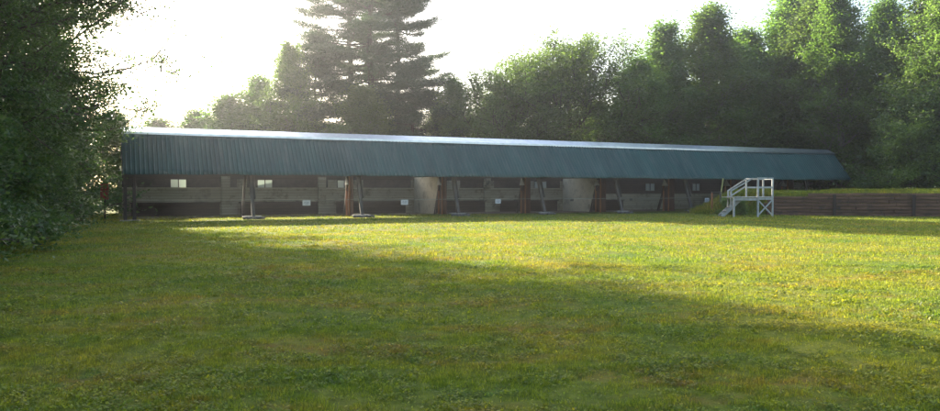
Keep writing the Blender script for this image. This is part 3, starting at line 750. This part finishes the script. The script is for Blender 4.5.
GB = 'shrubs under the left trees'
for i, (x, y, pr, s_, lab) in enumerate([
    (-11.6, 15.6, bush1, 1.0, 'light green bush nearest the viewer at the left frame edge'),
    (-12.9, 18.8, bush2, .95, 'rounded bush just behind the nearest light green bush'),
    (-14.8, 22.4, bush2, 1.0, 'dark shrub at the foot of the nearest large tree'),
    (-16.4, 26.3, bush1, 1.2, 'low shrub at the foot of the middle left tree'),
    (-18.6, 30.6, bush2, 1.1, 'dark shrub between the middle left tree and the second tree from the shelter'),
    (-20.6, 35.4, bush2, 1.2, 'broad dark shrub a few steps before the left end of the shelter'),
    (-23.0, 40.8, bush1, 1.4, 'shrub left of the shelter end posts'),
    (-24.8, 46.8, bush2, 1.5, 'shrub farthest back, partly hidden behind the left end of the shelter')]):
    place(pr, 'shrub', x, y, lab, 'shrub', GB, (s_, s_), rz=i*1.7)

GP = 'pale trees behind the left half of the roof'
for i, (x, y, pr, h, w, lab) in enumerate([
    (-29.2, 71, pale, 8.2, 1.7, 'small pale green tree leftmost above the roof, beside the dark left trees'),
    (-25.6, 72, pale, 9.0, 1.7, 'second small pale tree from the left above the roof'),
    (-22.4, 70, pale, 10.2, 1.7, 'pale rounded tree halfway between the dark left trees and the pine'),
    (-19.0, 71, oval, 12.0, 1.5, 'pale hazy tree just left of the tall pine'),
    (-15.6, 66, oval2, 14.2, .9, 'hazy tree overlapping the left side of the tall pine')]):
    place(pr, 'broadleaf_tree', x, y, lab, 'tree', GP, (w*h/ (12 if pr is pale else 17)*1.1, h/(12 if pr is pale else 17)), rz=i*2.1)
GN = 'pines behind the shelter'
place(pine, 'pine_tree', -9.4, 72, 'tallest pine with bare forked trunks and tiered branches cut by the top of the picture', group=GN, rz=.4)
place(pine, 'pine_tree', -11.8, 75, 'pine close behind and left of the tallest pine', group=GN, sc=(.92,.95), rz=2.2)
place(pine, 'pine_tree', -7.2, 76, 'pine close behind and right of the tallest pine', group=GN, sc=(.8,.9), rz=4.1)
place(fir, 'fir_tree', -14.0, 69, 'dense conifer filling in the lower left of the pines', group=GN, sc=(1.0,.90), rz=1.0)
place(fir, 'fir_tree', -5.2, 69, 'bluish conifer at the lower right foot of the pines', group=GN, sc=(1.05,.76), rz=2.0)
place(oval2, 'broadleaf_tree', -9.8, 66, 'leafy tree hiding the foot of the tallest pine above the roof', sc=(1.05,.62), rz=1.1)
def clear(x, y):                        # keep crowns clear of the shelter's rear
    q = 1.0
    while x*q < 33 and y*q < 41.8+.476*(x*q+18.76)+12.5: q += .01
    return x*q, y*q, q
GM = 'trees behind the middle and right of the shelter'
for i, (x, y, pr, H0, h, w, lab) in enumerate([
    (-1.2, 69, oval, 17, 11.4, 1.0, 'smaller round tree between the pines and the large maple'),
    (-3.2, 82, oval2, 17, 11.0, 1.0, 'distant low tree glimpsed right of the pines'),
    (4.6, 71, maple, 16, 12.4, 1.05, 'left half of the broad maple pair with sky showing through its crown'),
    (9.6, 73, maple, 16, 15.2, 1.22, 'right half of the broad maple pair, its top the rounded summit mid picture'),
    (2.6, 73, oval2, 17, 11.2, 1.0, 'loose leafy tree low on the left shoulder of the maple pair'),
    (14.9, 70, oval2, 17, 13.6, 1.25, 'leafy tree where the maple pair ends and the slender trees begin'),
    (17.3, 69, slim, 16, 16.6, 1.5, 'slender pale birch rising just right of the maples'),
    (19.2, 72, slim, 16, 15.0, 1.6, 'slender tree tucked between the pale birch and the tall rounded tree'),
    (21.3, 68, oval2, 17, 17.2, 1.35, 'tall rounded tree whose hazy top stands alone above its neighbours'),
    (24.4, 68, oval, 17, 14.0, 1.2, 'lower leafy tree in the dip right of the tall hazy-topped tree'),
    (27.9, 67, oval2, 17, 18.6, 1.3, 'dark pointed tree rising above the right part of the roof'),
    (30.8, 69, oval, 17, 17.4, 1.35, 'dark leafy tree just right of the dark pointed tree'),
    (34.2, 70, oval2, 17, 18.8, 1.15, 'tall tree directly behind the right end of the shelter roof'),
    (39.4, 63.5, oval, 17, 20.5, 1.1, 'tall bright green tree right of the roof end, above the bank'),
    (42.6, 58.5, oval2, 17, 20.5, 1.1, 'tall tree at the right edge of the picture'),
    (37.0, 60.5, slim, 16, 19.5, 1.15, 'pale green birch with a light trunk on the bank, right of the roof end'),
    (42.2, 55.0, slim, 16, 20.0, 1.1, 'pale green birch standing in front of the trees at the right picture edge'),
    (34.2, 74, slim, 16, 20.0, 1.6, 'slender tree seen behind the roof end between two tall trees'),
    (44.0, 66, oval, 17, 21.0, 1.2, 'tree in the upper right corner behind the edge tree')]):
    x, y, q_ = clear(x, y); h *= q_; w *= q_
    place(pr, 'fir_tree' if pr is fir else 'broadleaf_tree', x, y, lab, 'tree', GM, (w*(h/H0)**.3, h/H0), rz=i*1.3+.5)
GF = 'second row of woodland behind the shelter'
for i, (x, y, pr, H0, h, w, lab) in enumerate([
    (1.5, 84, oval, 17, 9.5, 1.1, 'low dark tree seen through the left side of the maples'),
    (14.5, 86, oval2, 17, 11.5, 1.2, 'low dark tree seen through the right side of the maples'),
    (21.0, 82, oval, 17, 13, 1.3, 'woodland tree in the background between the birch and the tall rounded tree'),
    (28.0, 79, oval2, 17, 18.0, 1.5, 'background woodland tree left of the dark pointed tree'),
    (33.6, 80, oval, 17, 20.0, 1.6, 'background woodland tree filling the gap at the dark pointed tree'),
    (40.5, 76, oval2, 17, 20, 1.4, 'background woodland tree right of the shelter end'),
    (48.0, 74, oval, 17, 21, 1.4, 'background woodland tree furthest right')]):
    x, y, q_ = clear(x, y); h *= q_; w *= q_
    place(pr, 'broadleaf_tree', x, y, lab, 'tree', GF, (w, h/H0), rz=i*2.3+.1)
GS = 'undergrowth on the bank at the right'
for i, (x, y, pr, s_, lab) in enumerate([
    (34.6, 61.6, bush2, 1.3, 'dark bush against the right end of the shelter'),
    (33.4, 57.6, bush1, 1.5, 'light green bush on the bank just right of the shelter end'),
    (35.3, 58.8, bush2, 1.7, 'large bush behind the light green bush on the bank'),
    (36.0, 55.6, bush1, 1.5, 'light green bush farther right on the bank'),
    (38.6, 57.0, bush2, 1.8, 'large dark bush toward the right edge of the bank'),
    (39.0, 53.8, bush1, 1.7, 'rightmost bush above the sleeper wall')]):
    place(pr, 'shrub', x, y, lab, 'shrub', GS, (s_, s_*1.15), rz=i*1.1)
# small weeds beside the stairs
for i, (px, D, s_, lab) in enumerate([(728, 50.5, .38, 'weedy clump under the handrail of the white stairs'), (741, 49.8, .34, 'weedy clump under the white platform deck')]):
    x = (px-470)/F*D; place(bush1, 'weed', x, D, lab, 'weed', None, (s_, s_), rz=i, z=max(0, height(x, D)-.05))

# ------------------------------------------------------------------ haze
def haze(density):  # volume added in place of veiling glare from the lens
    m, t, out = new_mat('veiling haze'); v = t.nodes.new('ShaderNodeVolumePrincipled')
    v.inputs['Color'].default_value = (.92,.95,1,1); v.inputs['Density'].default_value = density; v.inputs['Anisotropy'].default_value = .82
    t.links.new(v.outputs[0], out.inputs['Volume'])
    b = MB().box(-310, 310, -310, 310, -1.3, 34); o = b.build('haze', m); tag(o, 'thin pale veiling haze added to imitate lens glare', 'haze', kind='stuff')
haze(.0007)
